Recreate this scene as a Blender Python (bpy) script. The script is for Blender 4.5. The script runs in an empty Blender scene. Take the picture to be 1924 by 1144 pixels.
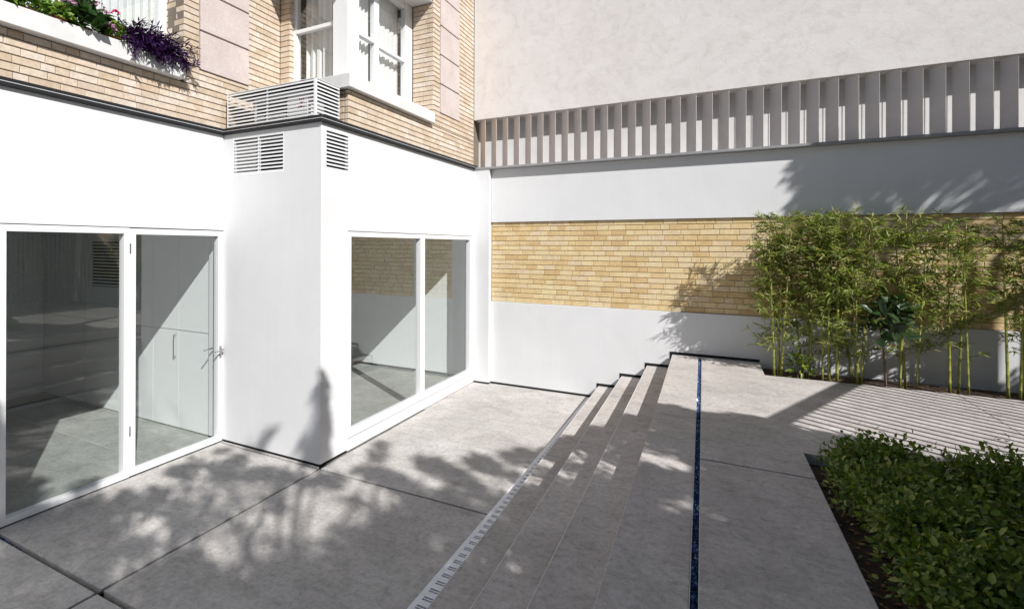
import bpy, bmesh, math, random
import numpy as np
from mathutils import Vector, Matrix
random.seed(7); rng = np.random.default_rng(7)
R = math.radians
scene = bpy.context.scene
COL = scene.collection

# ------------------------------------------------------------------ camera, sky, sun, exposure
cam_d = bpy.data.cameras.new('camera'); cam = bpy.data.objects.new('camera', cam_d); COL.objects.link(cam)
cam.location = (0, 0, 2.3)
cam.rotation_euler = (R(90), R(-0.19), R(28.383))
cam_d.sensor_width = 36.0; cam_d.sensor_fit = 'HORIZONTAL'
cam_d.lens = 974.2 * 36.0 / 1924.0
cam_d.shift_x = (962 - 821) / 1924.0
cam_d.shift_y = -(572 - 461.3) / 1924.0
cam_d.clip_start = 0.05; cam_d.clip_end = 2000
scene.camera = cam

SUN_EL, SUN_AZ = R(39.0), R(57.5)          # towards the sun: (sin az, -cos az) on plan
sdir = Vector((math.sin(SUN_AZ) * math.cos(SUN_EL), -math.cos(SUN_AZ) * math.cos(SUN_EL), math.sin(SUN_EL)))
w = bpy.data.worlds.new('World'); scene.world = w; w.use_nodes = True
nt = w.node_tree; bgn = nt.nodes['Background']
sky = nt.nodes.new('ShaderNodeTexSky'); sky.sky_type = 'NISHITA'; sky.sun_disc = False
sky.sun_elevation = SUN_EL; sky.sun_rotation = math.atan2(sdir.x, sdir.y)
sky.air_density = 1.0; sky.dust_density = 0.5; sky.ozone_density = 1.0
nt.links.new(sky.outputs[0], bgn.inputs[0]); bgn.inputs[1].default_value = 0.050
sl = bpy.data.lights.new('sun', 'SUN'); so = bpy.data.objects.new('sun', sl); COL.objects.link(so)
sl.energy = 5.0; sl.angle = R(0.55); sl.color = (1.0, 0.982, 0.958)
so.rotation_euler = sdir.to_track_quat('Z', 'Y').to_euler()
so.location = (12, -8, 14)
vs = scene.view_settings; vs.view_transform = 'Standard'; vs.look = 'None'; vs.exposure = 0.16; vs.gamma = 1.0
vs.use_curve_mapping = False
scene.render.engine = 'CYCLES'
scene.cycles.caustics_reflective = False; scene.cycles.caustics_refractive = False
scene.cycles.max_bounces = 10; scene.cycles.transparent_max_bounces = 16; scene.cycles.diffuse_bounces = 5

# ------------------------------------------------------------------ materials
def new_mat(name):
    m = bpy.data.materials.new(name); m.use_nodes = True
    n = m.node_tree; b = n.nodes['Principled BSDF']
    return m, n, b
def N(n, t, **kw):
    x = n.nodes.new(t)
    for k, v in kw.items(): setattr(x, k, v)
    return x
def ramp(n, stops):
    r = N(n, 'ShaderNodeValToRGB'); e = r.color_ramp.elements
    while len(e) > 1: e.remove(e[-1])
    e[0].position = stops[0][0]; e[0].color = (*stops[0][1], 1)
    for p, c in stops[1:]:
        q = e.new(p); q.color = (*c, 1)
    return r
def noise(n, scale, detail=4, rough=0.6, vec=None, dist=0.0):
    x = N(n, 'ShaderNodeTexNoise'); x.inputs['Scale'].default_value = scale
    x.inputs['Detail'].default_value = detail; x.inputs['Roughness'].default_value = rough
    x.inputs['Distortion'].default_value = dist
    if vec is not None: n.links.new(vec, x.inputs['Vector'])
    return x
def mixc(n, a, b, fac, mode='MIX'):
    x = N(n, 'ShaderNodeMix', data_type='RGBA', blend_type=mode)
    for sock, v in ((x.inputs[0], fac), (x.inputs[6], a), (x.inputs[7], b)):
        if hasattr(v, 'is_output'): n.links.new(v, sock)
        elif isinstance(v, (int, float)): sock.default_value = v
        else: sock.default_value = (*v, 1)
    return x.outputs[2]
def objcoord(n):
    return N(n, 'ShaderNodeTexCoord').outputs['Object']
def geopos(n):
    return N(n, 'ShaderNodeNewGeometry').outputs['Position']
def bump(n, b, h, strength=0.3, dist=0.01):
    x = N(n, 'ShaderNodeBump'); x.inputs['Strength'].default_value = strength; x.inputs['Distance'].default_value = dist
    n.links.new(h, x.inputs['Height']); n.links.new(x.outputs[0], b.inputs['Normal'])
def simple(name, col, rough=0.6, metal=0.0, var=0.06, scale=6.0, bmp=0.0, bscale=60, spec=0.5):
    m, n, b = new_mat(name); p = geopos(n)
    nz = noise(n, scale, 5, 0.6, p)
    lo = tuple(max(0, c * (1 - var)) for c in col); hi = tuple(min(1, c * (1 + var)) for c in col)
    r = ramp(n, [(0.3, lo), (0.7, hi)]); n.links.new(nz.outputs[0], r.inputs[0])
    n.links.new(r.outputs[0], b.inputs['Base Color'])
    b.inputs['Roughness'].default_value = rough; b.inputs['Metallic'].default_value = metal
    b.inputs['Specular IOR Level'].default_value = spec
    if bmp:
        nb = noise(n, bscale, 4, 0.6, p); bump(n, b, nb.outputs[0], bmp, 0.004)
    return m
def mat_plaster():
    m, n, b = new_mat('white_plaster'); p = geopos(n)
    a = noise(n, 1.1, 6, 0.65, p, 0.4); r = ramp(n, [(0.3, (.70, .702, .71)), (0.6, (.745, .747, .755))])
    n.links.new(a.outputs[0], r.inputs[0])
    # faint vertical rain streaks
    mp = N(n, 'ShaderNodeMapping'); mp.inputs['Scale'].default_value = (9, 9, 0.5); n.links.new(p, mp.inputs[0])
    s = noise(n, 1.0, 4, 0.7, mp.outputs[0]); sr = ramp(n, [(0.42, (.955, .952, .945)), (0.6, (1, 1, 1))]); n.links.new(s.outputs[0], sr.inputs[0])
    n.links.new(mixc(n, r.outputs[0], sr.outputs[0], 0.3, 'MULTIPLY'), b.inputs['Base Color'])
    b.inputs['Roughness'].default_value = 0.75
    h = noise(n, 34, 5, 0.6, p); bump(n, b, h.outputs[0], 0.12, 0.006)
    return m
def mat_concrete(name, tint=(1, 1, 1), lo=.30, hi=.45):
    m, n, b = new_mat(name); p = geopos(n)
    a = noise(n, 1.6, 7, 0.65, p, 0.6)
    r = ramp(n, [(0.28, tuple(lo * t for t in (1.0, .975, .955))), (0.5, tuple((lo + hi) / 2 * t for t in (1.0, .98, .958))), (0.72, tuple(hi * t for t in (1.0, .985, .965)))])
    n.links.new(a.outputs[0], r.inputs[0])
    f = noise(n, 26, 6, 0.7, p); fr = ramp(n, [(0.3, (.70, .69, .68)), (0.5, (.98, .98, .98)), (0.68, (1.10, 1.10, 1.10))]); n.links.new(f.outputs[0], fr.inputs[0])
    c = mixc(n, r.outputs[0], fr.outputs[0], 0.9, 'MULTIPLY')
    f2 = noise(n, 95, 4, 0.75, p); f2r = ramp(n, [(0.32, (.72, .715, .71)), (0.5, (1, 1, 1)), (0.7, (1.08, 1.08, 1.08))]); n.links.new(f2.outputs[0], f2r.inputs[0])
    c = mixc(n, c, f2r.outputs[0], 0.8, 'MULTIPLY')
    # trowel streaks along x
    mp = N(n, 'ShaderNodeMapping'); mp.inputs['Scale'].default_value = (1.3, 15, 6); n.links.new(p, mp.inputs[0])
    s = noise(n, 1.0, 5, 0.7, mp.outputs[0], 0.5); sr = ramp(n, [(0.38, (.88, .875, .87)), (0.55, (1, 1, 1))]); n.links.new(s.outputs[0], sr.inputs[0])
    c = mixc(n, c, sr.outputs[0], 0.55, 'MULTIPLY')
    # pits and stains
    v = N(n, 'ShaderNodeTexVoronoi'); v.inputs['Scale'].default_value = 17; n.links.new(p, v.inputs['Vector'])
    vr = ramp(n, [(0.05, (.38, .37, .36)), (0.12, (1, 1, 1))]); n.links.new(v.outputs['Distance'], vr.inputs[0])
    g = noise(n, 3.3, 3, 0.5, p); gr = ramp(n, [(0.52, (0, 0, 0)), (0.62, (1, 1, 1))]); n.links.new(g.outputs[0], gr.inputs[0])
    pit = mixc(n, (1, 1, 1), vr.outputs[0], gr.outputs[0])
    c = mixc(n, c, pit, 0.75, 'MULTIPLY')
    st = noise(n, 0.9, 4, 0.55, p, 1.2); stt = ramp(n, [(0.56, (1, 1, 1)), (0.72, (.80, .785, .77))]); n.links.new(st.outputs[0], stt.inputs[0])
    c = mixc(n, c, stt.outputs[0], 0.7, 'MULTIPLY')
    c = mixc(n, c, tint, 1.0, 'MULTIPLY')
    oi = N(n, 'ShaderNodeObjectInfo').outputs['Random']; orr = ramp(n, [(0, (.90, .895, .89)), (.5, (.98, .98, .98)), (1, (1.05, 1.05, 1.05))]); n.links.new(oi, orr.inputs[0])
    c = mixc(n, c, orr.outputs[0], 1.0, 'MULTIPLY')
    m2 = noise(n, 7.5, 6, 0.72, p, .8); m2r = ramp(n, [(0.34, (.80, .79, .775)), (0.5, (1, 1, 1)), (0.66, (1.07, 1.07, 1.07))]); n.links.new(m2.outputs[0], m2r.inputs[0])
    c = mixc(n, c, m2r.outputs[0], 0.85, 'MULTIPLY')
    n.links.new(c, b.inputs['Base Color']); b.inputs['Roughness'].default_value = 0.82
    h = noise(n, 90, 5, 0.7, p); bump(n, b, h.outputs[0], 0.22, 0.004)
    return m
def mat_brick(name, cols, island=False):
    m, n, b = new_mat(name); p = geopos(n)
    if island: rnd = N(n, 'ShaderNodeNewGeometry').outputs['Random Per Island']
    else: rnd = N(n, 'ShaderNodeObjectInfo').outputs['Random']
    k = len(cols); r = ramp(n, [(i / k, c) for i, c in enumerate(cols)]); r.color_ramp.interpolation = 'CONSTANT'
    n.links.new(rnd, r.inputs[0])
    a = noise(n, 30, 6, 0.7, p); ar = ramp(n, [(0.3, (.78, .76, .73)), (0.65, (1.08, 1.08, 1.08))]); n.links.new(a.outputs[0], ar.inputs[0])
    c = mixc(n, r.outputs[0], ar.outputs[0], 0.8, 'MULTIPLY')
    e = noise(n, 7, 4, 0.6, p); er = ramp(n, [(0.35, (.9, .86, .82)), (0.65, (1.05, 1.05, 1.05))]); n.links.new(e.outputs[0], er.inputs[0])
    c = mixc(n, c, er.outputs[0], 0.7, 'MULTIPLY')
    n.links.new(c, b.inputs['Base Color']); b.inputs['Roughness'].default_value = 0.88
    h = noise(n, 70, 6, 0.75, p); bump(n, b, h.outputs[0], 0.55, 0.006)
    return m
def mat_stucco():
    m, n, b = new_mat('trowelled_render'); p = geopos(n)
    a = noise(n, 1.3, 6, 0.65, p, 1.8); r = ramp(n, [(0.3, (.70, .66, .64)), (0.7, (.765, .735, .715))]); n.links.new(a.outputs[0], r.inputs[0])
    f = noise(n, 5, 9, 0.75, p, 1.1); fr = ramp(n, [(0.36, (.86, .845, .83)), (0.5, (1, 1, 1)), (0.66, (1.03, 1.02, 1.02))]); n.links.new(f.outputs[0], fr.inputs[0])
    n.links.new(mixc(n, r.outputs[0], fr.outputs[0], 0.7, 'MULTIPLY'), b.inputs['Base Color'])
    b.inputs['Roughness'].default_value = 0.9
    h = noise(n, 11, 9, 0.72, p, .6); bump(n, b, h.outputs[0], 0.28, 0.012)
    return m
def mat_stone():
    m, n, b = new_mat('pink_stone'); p = geopos(n)
    a = noise(n, 3, 6, 0.7, p); r = ramp(n, [(0.3, (.55, .47, .44)), (0.7, (.66, .58, .55))]); n.links.new(a.outputs[0], r.inputs[0])
    f = noise(n, 60, 4, 0.7, p); fr = ramp(n, [(0.35, (.85, .83, .82)), (0.6, (1.05, 1.05, 1.05))]); n.links.new(f.outputs[0], fr.inputs[0])
    n.links.new(mixc(n, r.outputs[0], fr.outputs[0], 0.8, 'MULTIPLY'), b.inputs['Base Color'])
    b.inputs['Roughness'].default_value = 0.85
    bump(n, b, f.outputs[0], 0.35, 0.006)
    return m
def mat_leaf(name, cols, trans=0.35, rough=0.45):
    m, n, b = new_mat(name)
    rnd = N(n, 'ShaderNodeNewGeometry').outputs['Random Per Island']
    r = ramp(n, [(i / max(1, len(cols) - 1), c) for i, c in enumerate(cols)]); n.links.new(rnd, r.inputs[0])
    n.links.new(r.outputs[0], b.inputs['Base Color']); b.inputs['Roughness'].default_value = rough
    b.inputs['Specular IOR Level'].default_value = 0.35
    t = N(n, 'ShaderNodeBsdfTranslucent'); tc = mixc(n, r.outputs[0], (1.25, 1.35, .6), 1.0, 'MULTIPLY'); n.links.new(tc, t.inputs[0])
    mx = N(n, 'ShaderNodeMixShader'); mx.inputs[0].default_value = trans
    n.links.new(b.outputs[0], mx.inputs[1]); n.links.new(t.outputs[0], mx.inputs[2])
    n.links.new(mx.outputs[0], n.nodes['Material Output'].inputs['Surface'])
    return m
def mat_glass(name, tint=(.982, .996, .992), ior=2.25):
    m, n, b = new_mat(name); n.nodes.remove(b)
    fr = N(n, 'ShaderNodeFresnel'); fr.inputs['IOR'].default_value = ior
    bf = N(n, 'ShaderNodeNewGeometry').outputs['Backfacing']; iv = N(n, 'ShaderNodeMath', operation='SUBTRACT'); iv.inputs[0].default_value = 1.0; n.links.new(bf, iv.inputs[1])
    ml = N(n, 'ShaderNodeMath', operation='MULTIPLY'); n.links.new(fr.outputs[0], ml.inputs[0]); n.links.new(iv.outputs[0], ml.inputs[1])
    tr = N(n, 'ShaderNodeBsdfTransparent'); tr.inputs[0].default_value = (*tint, 1)
    gl = N(n, 'ShaderNodeBsdfGlossy'); gl.inputs['Roughness'].default_value = 0.0; gl.inputs[0].default_value = (.96, .98, .97, 1)
    mx = N(n, 'ShaderNodeMixShader'); n.links.new(ml.outputs[0], mx.inputs[0]); n.links.new(tr.outputs[0], mx.inputs[1]); n.links.new(gl.outputs[0], mx.inputs[2])
    n.links.new(mx.outputs[0], n.nodes['Material Output'].inputs['Surface'])
    return m
M = {}
M['plaster'] = mat_plaster()
M['concrete'] = mat_concrete('concrete', tint=(1.0, .975, .955), lo=.45, hi=.62)
M['concrete2'] = mat_concrete('concrete_terrace', tint=(1.0, .95, .925), lo=.46, hi=.64)
M['concrete_in'] = mat_concrete('polished_concrete', tint=(.96, 1.0, .97), lo=.30, hi=.44)
TAN = [(.66, .54, .42), (.70, .60, .49), (.61, .49, .37), (.72, .63, .54), (.67, .56, .44), (.63, .52, .42), (.70, .58, .47)]
YEL = [(.72, .56, .30), (.75, .61, .37), (.68, .51, .26), (.74, .60, .40), (.77, .64, .38), (.71, .54, .29), (.74, .60, .38), (.65, .47, .24), (.75, .60, .34)]
M['tan'] = mat_brick('tan_brick', TAN); M['tan_i'] = mat_brick('tan_brick_rest', TAN, True)
M['yel'] = mat_brick('yellow_brick', YEL); M['yel_i'] = mat_brick('yellow_brick_rest', YEL, True)
M['mortar'] = simple('mortar', (.20, .165, .13), .95, var=.12, bmp=.4)  # shadow in the bed joints is put into this dark mortar colour
M['mortar_y'] = simple('mortar_sand', (.40, .31, .20), .95, var=.12, bmp=.4)  # joint shadow of the yellow band is in this colour as well
M['stucco'] = mat_stucco(); M['stone'] = mat_stone()
M['sill'] = simple('sill_stone', (.72, .71, .70), .7, var=.07, scale=4, bmp=.15)
M['frame'] = simple('white_paint', (.82, .825, .83), .38, var=.015, scale=2)
M['dark'] = simple('charcoal_metal', (.020, .021, .023), .55, var=.1, spec=.25)
M['trimline'] = simple('pale_metal_and_lit_lip', (.62, .62, .63), .4, var=.03)
M['black'] = simple('black_gap', (.008, .008, .008), .9, var=.1)
M['fin'] = simple('grey_metal_fins', (.68, .63, .61), .5, var=.04)
M['ledge'] = simple('grey_metal_ledge', (.30, .30, .305), .45, var=.05)
M['steel'] = simple('brushed_steel', (.55, .55, .56), .25, metal=1.0, var=.03)
M['drain'] = simple('drain_steel', (.80, .82, .87), .38, var=.04, scale=12)
M['glass'] = mat_glass('window_glass')
M['soil'] = simple('soil', (.055, .035, .025), .95, var=.45, scale=22, bmp=.9, bscale=45)
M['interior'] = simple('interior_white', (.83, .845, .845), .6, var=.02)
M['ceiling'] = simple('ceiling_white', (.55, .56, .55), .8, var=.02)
M['curtain'] = simple('curtain_cloth', (.80, .79, .78), .8, var=.04, scale=20)
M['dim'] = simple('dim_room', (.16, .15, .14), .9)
M['terracotta'] = simple('terracotta', (.52, .26, .13), .8, var=.12, scale=20)
M['red'] = simple('red_print', (.55, .015, .05), .5)
M['acwhite'] = simple('unit_casing', (.66, .66, .64), .5, var=.05)
M['plastic'] = simple('dark_plastic', (.03, .032, .032), .45)
M['bark'] = simple('bark', (.14, .10, .07), .9, var=.3, scale=18, bmp=.6)
M['fence'] = simple('fence_metal', (.30, .30, .30), .5)
M['bleaf'] = mat_leaf('bamboo_leaf', [(.10, .15, .030), (.17, .23, .045), (.25, .32, .07), (.36, .41, .12), (.13, .18, .035), (.47, .46, .20), (.40, .30, .12)])
M['culm'] = simple('bamboo_culm', (.27, .28, .06), .45, var=.28, scale=9)
M['hleaf'] = mat_leaf('hedge_leaf', [(.07, .13, .020), (.12, .19, .028), (.17, .24, .035), (.28, .31, .05), (.09, .15, .024)], .25, .35)
M['dleaf'] = mat_leaf('broad_dark_leaf', [(.018, .040, .014), (.03, .06, .02), (.045, .075, .025)], .15, .35)
M['tleaf'] = mat_leaf('tree_leaf', [(.03, .07, .015), (.06, .12, .02), (.08, .13, .03)], .25)
M['gleaf'] = mat_leaf('geranium_leaf', [(.07, .16, .02), (.13, .25, .03), (.22, .32, .05), (.05, .12, .02)], .3)
M['hyleaf'] = mat_leaf('hydrangea_leaf', [(.03, .075, .02), (.05, .11, .03), (.025, .06, .018)], .2)
M['pleaf'] = mat_leaf('purple_leaf', [(.022, .006, .040), (.040, .010, .070), (.065, .016, .11), (.014, .005, .025)], .15, .4)
M['pink'] = mat_leaf('pink_petal', [(.55, .22, .45), (.62, .32, .55), (.45, .18, .42), (.60, .38, .40)], .25)
M['hot'] = mat_leaf('magenta_petal', [(.55, .03, .16), (.62, .06, .22)], .25)
M['litter'] = mat_leaf('dry_leaf', [(.25, .13, .05), (.32, .19, .08), (.16, .08, .03)], .1, .7)
M['ivy'] = mat_leaf('ivy_leaf', [(.022, .05, .012), (.04, .08, .018)], .15)
gm, gn, gb = new_mat('blue_glass_gravel')
gr_ = ramp(gn, [(0, (.010, .022, .07)), (.35, (.015, .05, .18)), (.7, (.05, .12, .32)), (.9, (.16, .27, .48)), (1, (.45, .55, .70))])
gn.links.new(N(gn, 'ShaderNodeNewGeometry').outputs['Random Per Island'], gr_.inputs[0]); gn.links.new(gr_.outputs[0], gb.inputs['Base Color'])
gb.inputs['Roughness'].default_value = 0.15
M['gravel'] = gm

# ------------------------------------------------------------------ builders
class MB:
    def __init__(s): s.v = []; s.f = []
    def box(s, x0, x1, y0, y1, z0, z1):
        x0, x1 = min(x0, x1), max(x0, x1); y0, y1 = min(y0, y1), max(y0, y1); z0, z1 = min(z0, z1), max(z0, z1)
        b = len(s.v)
        s.v += [(x0, y0, z0), (x1, y0, z0), (x1, y1, z0), (x0, y1, z0), (x0, y0, z1), (x1, y0, z1), (x1, y1, z1), (x0, y1, z1)]
        s.f += [tuple(b + i for i in q) for q in ((0, 3, 2, 1), (4, 5, 6, 7), (0, 1, 5, 4), (1, 2, 6, 5), (2, 3, 7, 6), (3, 0, 4, 7))]
        return s
    def prism(s, poly, z0, z1):
        b = len(s.v); n = len(poly)
        s.v += [(x, y, z0) for x, y in poly] + [(x, y, z1) for x, y in poly]
        s.f.append(tuple(b + n - 1 - i for i in range(n))); s.f.append(tuple(b + n + i for i in range(n)))
        for i in range(n):
            j = (i + 1) % n; s.f.append((b + i, b + j, b + n + j, b + n + i))
        return s
    def tube(s, pts, rad, n=8, cap=True):
        pts = [Vector(p) for p in pts]; b = len(s.v)
        if not hasattr(rad, '__len__'): rad = [rad] * len(pts)
        for i, p in enumerate(pts):
            d = (pts[min(i + 1, len(pts) - 1)] - pts[max(i - 1, 0)]).normalized()
            a = d.orthogonal().normalized() if i == 0 else (a - d * a.dot(d)).normalized()
            c = d.cross(a)
            for k in range(n):
                t = 2 * math.pi * k / n
                s.v.append(tuple(p + (a * math.cos(t) + c * math.sin(t)) * rad[i]))
        for i in range(len(pts) - 1):
            for k in range(n):
                k2 = (k + 1) % n
                s.f.append((b + i * n + k, b + i * n + k2, b + (i + 1) * n + k2, b + (i + 1) * n + k))
        if cap:
            s.f.append(tuple(b + n - 1 - k for k in range(n))); e = b + (len(pts) - 1) * n
            s.f.append(tuple(e + k for k in range(n)))
        return s
    def lathe(s, c, prof, n=20):
        b = len(s.v)
        for r, z in prof:
            for k in range(n):
                t = 2 * math.pi * k / n; s.v.append((c[0] + r * math.cos(t), c[1] + r * math.sin(t), c[2] + z))
        for i in range(len(prof) - 1):
            for k in range(n):
                k2 = (k + 1) % n; s.f.append((b + i * n + k, b + i * n + k2, b + (i + 1) * n + k2, b + (i + 1) * n + k))
        return s
    def mesh(s, name):
        me = bpy.data.meshes.new(name); me.from_pydata(s.v, [], s.f); me.update(); return me
    def build(s, name, mat, parent=None, bevel=0.0, smooth=False, seg=2):
        me = s.mesh(name); me.materials.append(M[mat])
        o = bpy.data.objects.new(name, me); COL.objects.link(o)
        if parent is not None: o.parent = parent
        if smooth:
            for p in me.polygons: p.use_smooth = True
        if bevel:
            md = o.modifiers.new('bevel', 'BEVEL'); md.width = bevel; md.segments = seg; md.limit_method = 'ANGLE'; md.angle_limit = R(40)
        return o
def box(name, mat, parent, x0, x1, y0, y1, z0, z1, bevel=0.0):
    return MB().box(x0, x1, y0, y1, z0, z1).build(name, mat, parent, bevel)
def tag(o, label=None, cat=None, group=None, kind=None):
    if label: o['label'] = label
    if cat: o['category'] = cat
    if group: o['group'] = group
    if kind: o['kind'] = kind
    return o
def thing(name, label, cat, loc=(0, 0, 0), group=None):
    o = bpy.data.objects.new(name, None); COL.objects.link(o); o.empty_display_size = .2
    return tag(o, label, cat, group)
def leaves(name, P, D, NN, L, W, mat, parent=None, bend=0.15, lens=False):
    P = np.asarray(P, float); D = np.asarray(D, float); NN = np.asarray(NN, float); n = len(P)
    D = D / np.linalg.norm(D, axis=1, keepdims=True)
    S = np.cross(D, NN); S /= np.maximum(np.linalg.norm(S, axis=1, keepdims=True), 1e-6)
    NN = np.cross(S, D)
    L = np.broadcast_to(np.asarray(L, float).reshape(-1, 1), (n, 1)); W = np.broadcast_to(np.asarray(W, float).reshape(-1, 1), (n, 1))
    if lens:   # broad leaf: six outline points and a bent midrib
        v = np.stack([P, P + D * L * .3 + S * W * .46 + NN * W * .12, P + D * L * .68 + S * W * .42 + NN * W * .06, P + D * L - NN * L * bend,
                      P + D * L * .68 - S * W * .42 + NN * W * .06, P + D * L * .3 - S * W * .46 + NN * W * .12, P + D * L * .5 - NN * L * bend * .1], 1)
        base = np.arange(n)[:, None, None] * 7
        f = base + np.array([[0, 1, 6], [1, 2, 6], [2, 3, 6], [3, 4, 6], [4, 5, 6], [5, 0, 6]])[None]
    else:
        v = np.stack([P, P + D * L * .38 + S * W * .5 + NN * W * .15, P + D * L - NN * L * bend, P + D * L * .38 - S * W * .5 + NN * W * .15], 1)
        base = np.arange(n)[:, None, None] * 4
        f = base + np.array([[0, 1, 2], [0, 2, 3]])[None]
    v = v.reshape(-1, 3); f = f.reshape(-1, 3)
    me = bpy.data.meshes.new(name); me.vertices.add(len(v)); me.vertices.foreach_set('co', v.ravel())
    me.loops.add(f.size); me.loops.foreach_set('vertex_index', f.ravel().astype(np.int32))
    me.polygons.add(len(f)); me.polygons.foreach_set('loop_start', np.arange(0, f.size, 3, dtype=np.int32))
    me.update(calc_edges=True); me.validate()
    me.materials.append(M[mat]); o = bpy.data.objects.new(name, me); COL.objects.link(o)
    if parent is not None: o.parent = parent
    return o
def unit(n):
    v = rng.normal(size=(n, 3)); return v / np.linalg.norm(v, axis=1, keepdims=True)

# bricks: local x along the course, -y out of the wall
brick_cache = {}
def brick_mesh(L, H, mat):
    k = (round(L, 3), round(H, 4), mat)
    if k in brick_cache: return brick_cache[k]
    c, d = 0.004, 0.05; x, z = k[0] / 2, k[1] / 2
    v = [(-x, d, -z), (x, d, -z), (x, d, z), (-x, d, z), (-x, c, -z), (x, c, -z), (x, c, z), (-x, c, z), (-x + c, 0, -z + c), (x - c, 0, -z + c), (x - c, 0, z - c), (-x + c, 0, z - c)]
    f = [(8, 9, 10, 11)]
    for a in (0, 4):
        for i in range(4):
            j = (i + 1) % 4; f.append((a + i, a + j, a + 4 + j, a + 4 + i))
    me = bpy.data.meshes.new('brick'); me.from_pydata(v, [], f); me.update(); me.materials.append(M[mat])
    brick_cache[k] = me; return me
def brickwork(parent, org, ang, rects, pitch, z0, mat, joint=0.009, head=0.004, limit=10**9, key=None, wob=0.0016):
    """org: point on the brick face plane; ang: rotation about z so that local -y is the outward normal; rects: (u0,u1,zlo,zhi)"""
    rot = Matrix.Rotation(ang, 4, 'Z'); out = []
    for (u0, u1, za, zb) in rects:
        r0 = int(math.floor((za - z0) / pitch + 1e-6)); r1 = int(math.ceil((zb - z0) / pitch - 1e-6))
        for r in range(r0, r1):
            lo = max(za, z0 + r * pitch); hi = min(zb, z0 + (r + 1) * pitch)
            if hi - lo < 0.02: continue
            u = u0; first = True
            while u < u1 - 0.01:
                L = random.choices([.24, .115, .18, .205], [.42, .18, .2, .2])[0]
                if first: L = [.24, .12, .18, .06][(r * 3) % 4] if u1 - u0 > .5 else L; first = False
                L = round(min(L, u1 - u) / .005) * .005
                if u1 - (u + L) < 0.045: L = u1 - u
                out.append((u + L / 2, (lo + hi) / 2, L - head, hi - lo - joint)); u += L
    if key: out.sort(key=key)
    objs = []
    for (u, z, L, H) in out[:limit]:
        o = bpy.data.objects.new('brick', brick_mesh(L, H, mat)); COL.objects.link(o)
        p = rot @ Vector((u, random.uniform(-wob, wob), 0)); o.location = (org[0] + p.x, org[1] + p.y, z)
        o.rotation_euler = (random.uniform(-.004, .004), random.uniform(-.003, .003), ang + random.uniform(-.003, .003)); o.parent = parent
    rest = out[limit:]
    if rest:
        mb = MB(); c, d = .004, .05
        for (u, z, L, H) in rest:
            b = len(mb.v); x, h = L / 2, H / 2; q = random.uniform(-wob, wob)
            loc = [(-x, d, -h), (x, d, -h), (x, d, h), (-x, d, h), (-x, c, -h), (x, c, -h), (x, c, h), (-x, c, h), (-x + c, 0, -h + c), (x - c, 0, -h + c), (x - c, 0, h - c), (-x + c, 0, h - c)]
            for a in loc:
                p = rot @ Vector((u + a[0], a[1] + q, 0)); mb.v.append((org[0] + p.x, org[1] + p.y, z + a[2]))
            mb.f.append((b + 8, b + 9, b + 10, b + 11))
            for a in (0, 4):
                for i in range(4):
                    j = (i + 1) % 4; mb.f.append((b + a + i, b + a + j, b + a + 4 + j, b + a + 4 + i))
        o = mb.build('remaining_bricks', mat + '_i', parent); o['kind'] = 'stuff'

# ================================================================== SETTING
g = box('ground', 'soil', None, -400, 400, -400, 400, -1.0, -0.32); tag(g, kind='structure')
fl = MB().box(-9.6, -1.55, -3, 8.4, -.3, -.085).build('courtyard_floor', 'black', None); tag(fl, kind='structure')
def slab(x0, x1, y0, y1, par, mat='concrete', z0=-.08, z1=0.0, bev=.004):
    return box('slab', mat, par, x0, x1, y0, y1, z0, z1, bev)
XL, XR, YB, YF = -5.08, -3.61, 4.15, 8.07
g1 = .012
slab(XL, -3.6 - g1, 1.985, 4.12 - g1, fl); slab(-3.6 + g1, -1.725, 1.985, 4.12 - g1, fl)
slab(XL, -3.6 - g1, -3, 1.945, fl); slab(-3.6 + g1, -1.725, -3, 1.945, fl)
slab(XL + .004, XR - .02, 4.12 + g1, 4.165, fl); slab(-3.6 + g1, -1.725, 4.12 + g1, 6.34, fl); slab(-3.64, -1.725, 6.346, 8.09, fl)
# interior concrete
slab(-9.3, XL - .004, .9, 3.40, fl, 'concrete_in'); slab(-9.3, XL - .004, 3.405, 4.25, fl, 'concrete_in')
slab(-9.3, XR - .035, 4.30, 8.25, fl, 'concrete_in')
for a in ((-3.6 - g1, -3.6 + g1, -3, 4.13), (XL + .01, -1.73, 4.12 - g1, 4.12 + g1), (XL + .01, -1.73, 1.945, 1.985)): box('joint_filler', 'black', fl, a[0], a[1], a[2], a[3], -.084, -.014 if a[2] != 1.945 else -.06)
# pale sealant in the joints behind the first panes
box('joint_sealant', 'trimline', fl, -3.6, -1.73, 6.3402, 6.3458, -.03, -.001); box('joint_sealant', 'trimline', fl, -9.2, XL - .01, 3.4002, 3.4048, -.03, -.001)

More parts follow.
